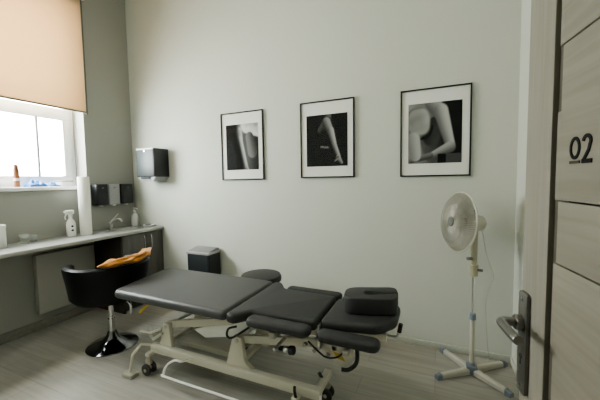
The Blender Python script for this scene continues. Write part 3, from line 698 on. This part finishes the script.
# ---------------------------------------------------------------- pedestal fan
FXc, FYc = .240, 2.455
fan = thing('pedestal_fan', 'white pedestal fan on a cross base in the corner by the door', 'fan', (FXc, FYc, 0))
hubc = Vector((FXc, FYc, .045))
for i, (x, y) in enumerate(((.008, 2.285), (.045, 2.685), (.482, 2.66), (.452, 2.272))):
    e = Vector((x, y, .030)); d = (e - hubc); d.z = 0; n = d.normalized(); s = Vector((-n.y, n.x, 0))
    m = MB(); b = bmesh.new()
    def sect(p, w, h): return [b.verts.new(p + s * a * w + Vector((0, 0, c))) for a, c in ((-1, .006), (-1, h * .75), (-.6, h), (.6, h), (1, h * .75), (1, .006))]
    a0 = sect(Vector((FXc, FYc, 0)) + n * .02, .021, .050); a1 = sect(Vector((x, y, 0)) - n * .04, .018, .038)
    for k in range(6): b.faces.new((a0[k], a0[(k + 1) % 6], a1[(k + 1) % 6], a1[k]))
    b.faces.new(a0[::-1]); b.faces.new(a1); m._merge(b); o = m.build('leg', M['fan'], fan, smooth=False)
    m = MB(); b = bmesh.new()
    a0 = sect(Vector((x, y, -.006)) - n * .036, .0215, .046); a1 = sect(Vector((x, y, -.006)), .018, .036)
    for k in range(6): b.faces.new((a0[k], a0[(k + 1) % 6], a1[(k + 1) % 6], a1[k]))
    b.faces.new(a0[::-1]); b.faces.new(a1); m._merge(b); m.build('foot_cap', M['blue'], o, smooth=False, label='blue grey foot cap')
MB().box((FXc - .036, FYc - .036, .004), (FXc + .036, FYc + .036, .066), .008).cyl((FXc, FYc, .066), (FXc, FYc, .085), .026, .02, n=20).build('base_hub', M['blue'], fan, label='blue grey centre block of the cross base')
MB().cyl((FXc, FYc, .08), (FXc, FYc, .42), .0155, n=18).build('lower_pole', M['fan'], fan)
MB().cyl((FXc, FYc, .40), (FXc, FYc, .445), .023, .021, n=18, bev=.003).build('height_collar', M['blue'], fan, label='blue grey height collar')
MB().cyl((FXc, FYc, .44), (FXc, FYc, .74), .009, n=14).build('inner_pole', M['chrome'], fan)
MB().cyl((FXc, FYc, .715), (FXc, FYc, .80), .027, .031, n=20, bev=.004).build('control_box', M['fan_y'], fan, label='yellowed plastic switch collar')
MB().cyl((FXc, FYc, .79), (FXc, FYc, 1.06), .021, .023, n=20).build('upper_column', M['fan_y'], fan)
MB().cyl((FXc - .015, FYc - .015, .845), (FXc - .045, FYc - .035, .845), .012, n=12, bev=.002).build('knob', M['fan_g'], fan)
MB().cyl((FXc + .02, FYc - .01, .765), (FXc + .055, FYc - .02, .765), .010, n=12, bev=.002).build('knob', M['fan_g'], fan)
nv = Vector((-.885, -.45, .09)).normalized()
hc = Vector((.137, 2.395, 1.105))      # guard centre
mt = Vector((FXc + .005, FYc, 1.105)) 
m = MB(); m.lathe([(0, -.185), (.03, -.183), (.052, -.165), (.060, -.12), (.060, -.06), (.05, -.045), (0, -.045)], hc, nv, 28)
m.box((FXc - .022, FYc - .022, 1.03), (FXc + .022, FYc + .022, 1.10), .008)
mot = m.build('motor_housing', M['fan'], fan)
MB().cyl(hc - nv * .12 + Vector((0, 0, .055)), hc - nv * .12 + Vector((0, 0, .095)), .009, n=12, bev=.002).build('oscillation_knob', M['ink'], mot, label='small black oscillation knob')
q = Vector((0, 0, 1)).rotation_difference(nv).to_matrix()
def fp(r, a, h): return hc + q @ Vector((r * math.cos(a), r * math.sin(a), h))
R0 = .205
gf = MB(); gr = MB()
for k in range(84):
    a = 2 * PI * k / 84
    gf.tube([fp(.035, a, .052), fp(.11, a + .12, .048), fp(.175, a + .2, .034), fp(R0, a + .24, .004)], .0021, 4, 0, False)
    gr.tube([fp(.05, a, -.045), fp(.13, a - .1, -.042), fp(.18, a - .16, -.028), fp(R0, a - .2, -.004)], .0018, 4, 0, False)
for r, h in ((.075, .0505), (.13, .0445), (.17, .036)):
    gf.tube([fp(r, 2 * PI * k / 48, h) for k in range(49)], .0016, 5, 0, False); gr.tube([fp(r, 2 * PI * k / 48, -h + .006) for k in range(49)], .0016, 5, 0, False)
gf.build('front_grille', M['fan_wire'], fan); gr.build('rear_grille', M['fan_wire'], fan)
MB().tube([fp(R0, 2 * PI * k / 64, 0) for k in range(65)], .0065, 8, 0, False).build('guard_ring', M['fan'], fan)
MB().lathe([(0, .050), (.032, .050), (.036, .055), (.032, .062), (0, .064)], hc, nv, 28).build('grille_badge', M['fan_g'], fan, label='grey round centre badge of the fan grille')
for kk in range(3):
    a0 = 2 * PI * kk / 3 + .5
    def bf(u, v):
        r = .03 + .15 * u; a = a0 + (-.55 + 1.25 * v) * (.55 + .6 * u - .25 * u * u); return fp(r, a, .018 - .036 * v)
    MB().grid(bf, 12, 12).build('fan_blade', M['fan_blade'], fan)
MB().cyl(hc - nv * .045, hc + nv * .03, .03, n=20).build('blade_hub', M['fan_blade'], fan)
MB().tube([(.29, 2.50, 1.06), (.305, 2.53, .98), (.33, 2.56, .86), (.37, 2.59, .74), (.385, 2.60, .68), (.36, 2.60, .60), (.34, 2.61, .45), (.36, 2.64, .15), (.37, 2.66, .012), (.30, 2.69, .008)], .0035, 6, 6).build('power_cord', M['fan'], fan)

# ---------------------------------------------------------------- door leaf (opened into the room)
HX, HY = .3053, -.0094; ANG = math.radians(98.616)
door = bpy.data.objects.new('door_1', None); C.objects.link(door); door.location = (HX, HY, 0); door.rotation_euler = (0, 0, ANG); struct(door)
bpy.context.view_layer.update()
DM = Matrix.Translation((HX, HY, 0)) @ Matrix.Rotation(ANG, 4, 'Z')
class DB(MB):
    def build(s, *a, **k):
        s.bm.transform(DM); return MB.build(s, *a, **k)
DB().box((.0, -.042, .012), (.85, -.013, 2.05), .002).box((.744, -.013, .012), (.85, 0, 2.05), .002).box((.0, -.013, .012), (.10, 0, 2.05), .002).build('leaf', M['door_v'], door)
DB().box((.70, -.0128, .014), (.744, -.0095, 2.045), 0).build('channel', M['door_d'], door, smooth=False, label='dark recessed groove beside the stile')
XZ = Matrix(((1, 0, 0, 0), (0, 0, 1, 0), (0, 1, 0, 0), (0, 0, 0, 1)))
planks = [(1.641, 1.915, .728, 1.80, .728), (1.366, 1.641, .728, 1.526, .717), (1.251, 1.366, .716, 1.30, .716), (.976, 1.251, .716, 1.080, .725),
          (.70, .976, .716, .80, .716), (.585, .70, .727, .64, .727), (.31, .585, .716, .45, .727), (.014, .31, .716, .2, .716), (1.915, 2.046, .716, 1.98, .716)]
for za, zb, e0, zm, e1 in planks:     # lower edge position, step height, upper edge position
    g = .0012
    poly = [(.10, za + g), (e0, za + g)] + ([(e0, zm), (e1, zm)] if e0 != e1 else []) + [(e1, zb - g), (.10, zb - g)]
    b = DB(); b.prism(poly, -.013, -.001, .002, 2, XZ); b.build('plank', M['door'], door)
# lever handle on long back plate
hb = DB(); hb.prism(rpoly([(.803, .928), (.846, .928), (.846, 1.158), (.803, 1.158)], .012), 0, .008, .0025, 2, Matrix(((1, 0, 0, 0), (0, 0, 1, 0), (0, 1, 0, 0), (0, 0, 0, 1))))
hp = hb.build('back_plate', M['handle'], door)
lh = DB(); lh.cyl((.826, .007, 1.088), (.826, .022, 1.088), .017, n=20, bev=.002)
lh.tube([(.826, .010, 1.088), (.826, .040, 1.088), (.817, .050, 1.089), (.804, .052, 1.090), (.742, .052, 1.092), (.728, .050, 1.092)], .0095, 14, 4)
lh.build('lever_handle', M['handle_l'], hp)
for z in (.945, 1.141):
    sc_ = DB(); sc_.cyl((.826, .008, z), (.826, .0095, z), .005, n=10); sc_.build('screw', M['chrome'], hp)
kh = DB(); kh.cyl((.826, .008, 1.012), (.826, .0088, 1.012), .006, n=12); kh.box((.823, .008, .993), (.829, .0088, 1.012), .001); kh.build('keyhole', M['ink'], hp)
# room number 02 (flat cut numerals)
def to_door(pts): return [(p[0], .0005, p[1]) for p in pts]
def flat_stroke(pts, wd, name, m):
    b = bmesh.new(); Lf = []; Rt = []
    for i, p in enumerate(pts):
        a = Vector(pts[max(i - 1, 0)]); c = Vector(pts[min(i + 1, len(pts) - 1)]); d = (c - a).normalized(); nn = Vector((-d.y, d.x)) * wd / 2
        Lf.append(Vector(p) + nn); Rt.append(Vector(p) - nn)
    for y0 in (0,):
        for i in range(len(pts) - 1):
            q4 = [Lf[i], Lf[i + 1], Rt[i + 1], Rt[i]]
            f = [b.verts.new((v.x, .0004, v.y)) for v in q4]; g = [b.verts.new((v.x, -.003, v.y)) for v in q4]
            b.faces.new(f); b.faces.new(g[::-1])
            for k in range(4): b.faces.new((f[k], g[k], g[(k + 1) % 4], f[(k + 1) % 4]))
    return b
# local x runs to the latch edge, so reading direction (left to right on screen) is -x
z0n, KN = 1.437, 1.18
def N2(x, z): return (.686 - (.686 - x) * KN, z0n + z * KN)
zero = [N2(.671 + .0100 * math.cos(2 * PI * k / 30), .0160 + .0135 * math.sin(2 * PI * k / 30)) for k in range(31)]
two = [N2(.6445 + .0078 * math.cos(PI * (.02 + 1.18 * k / 14)), .0232 + .0070 * math.sin(PI * (.02 + 1.18 * k / 14))) for k in range(15)]
two += [N2(.6405, .0115), N2(.6515, -.0030)]
nm = DB(); nm._merge(flat_stroke(zero, .0054, 'zero', None)); nm.build('numeral_zero', M['numeral'], door, smooth=False)
nm = DB(); nm._merge(flat_stroke(two, .0060, 'two', None)); nm._merge(flat_stroke([N2(.6540, -.0030), N2(.6330, -.0030)], .0066, 'b', None)); nm.build('numeral_two', M['numeral'], door, smooth=False)
nm = DB(); nm._merge(flat_stroke([N2(.6825, -.0035), N2(.6590, -.0035)], .0046, 'b', None)); nm.build('underline', M['numeral_b'], door, smooth=False, label='brown bar under the zero')
# hinges and door frame
for z in (.25, 1.05, 1.85):
    hg = DB(); hg.cyl((.0, -.046, z - .045), (.0, -.046, z + .045), .008, n=12); hg.build('hinge', M['steel'], door)
tr_ = MB(); tr_.box((.285, -.15, 0), (.335, -.055, 2.09), .003); tr_.box((-.56, -.15, 0), (-.51, -.03, 2.09), .003); tr_.box((-.51, -.15, 2.055), (.285, -.055, 2.09), .003)
struct(tr_.build('trim_1', M['door_v']))

# ---------------------------------------------------------------- light
wd = bpy.data.worlds.new('sky'); SC.world = wd; wd.use_nodes = True
bg = wd.node_tree.nodes['Background']; bg.inputs['Color'].default_value = (.97, 1.0, .985, 1); bg.inputs['Strength'].default_value = 5.2
def area(name, loc, rot, sx_, sy_, energy, color=(1, 1, 1), portal=False):
    l = bpy.data.lights.new(name, 'AREA'); l.shape = 'RECTANGLE'; l.size = sx_; l.size_y = sy_; l.energy = energy; l.color = color
    if portal: l.cycles.is_portal = True
    o = bpy.data.objects.new(name, l); C.objects.link(o); o.location = loc; o.rotation_euler = rot; return o
area('window_portal', (L - WT - .02, (WY0 + WY1) / 2, (WZ0 + WZ1) / 2), (0, -PI / 2, 0), WZ1 - WZ0, WY1 - WY0, 1, portal=True)
area('added_ceiling_fill', (-1.5, 1.0, TOP - .03), (0, 0, 0), 1.6, .5, 2, (1, .97, .86))  # soft fill light added under the ceiling, no fitting there

# ---------------------------------------------------------------- camera
cam = bpy.data.cameras.new('camera'); co = bpy.data.objects.new('camera', cam); C.objects.link(co)
cam.sensor_width = 36; cam.lens = 308.58 / 600 * 36; cam.clip_start = .02
yaw, pitch, roll = -.4197, -.0637, -.0153
f = Vector((math.sin(yaw) * math.cos(pitch), math.cos(yaw) * math.cos(pitch), math.sin(pitch)))
r0 = Vector((math.cos(yaw), -math.sin(yaw), 0)); u0 = r0.cross(f)
r = r0 * math.cos(roll) + u0 * math.sin(roll); u = -r0 * math.sin(roll) + u0 * math.cos(roll)
co.matrix_world = Matrix(((r.x, u.x, -f.x, 0), (r.y, u.y, -f.y, 0), (r.z, u.z, -f.z, CAMZ), (0, 0, 0, 1)))
SC.camera = co
SC.view_settings.view_transform = 'AgX'
SC.view_settings.look = 'AgX - Medium High Contrast'
SC.view_settings.exposure = 2.95
SC.cycles.max_bounces = 10; SC.cycles.diffuse_bounces = 6; SC.cycles.transparent_max_bounces = 16
SC.cycles.use_denoising = True
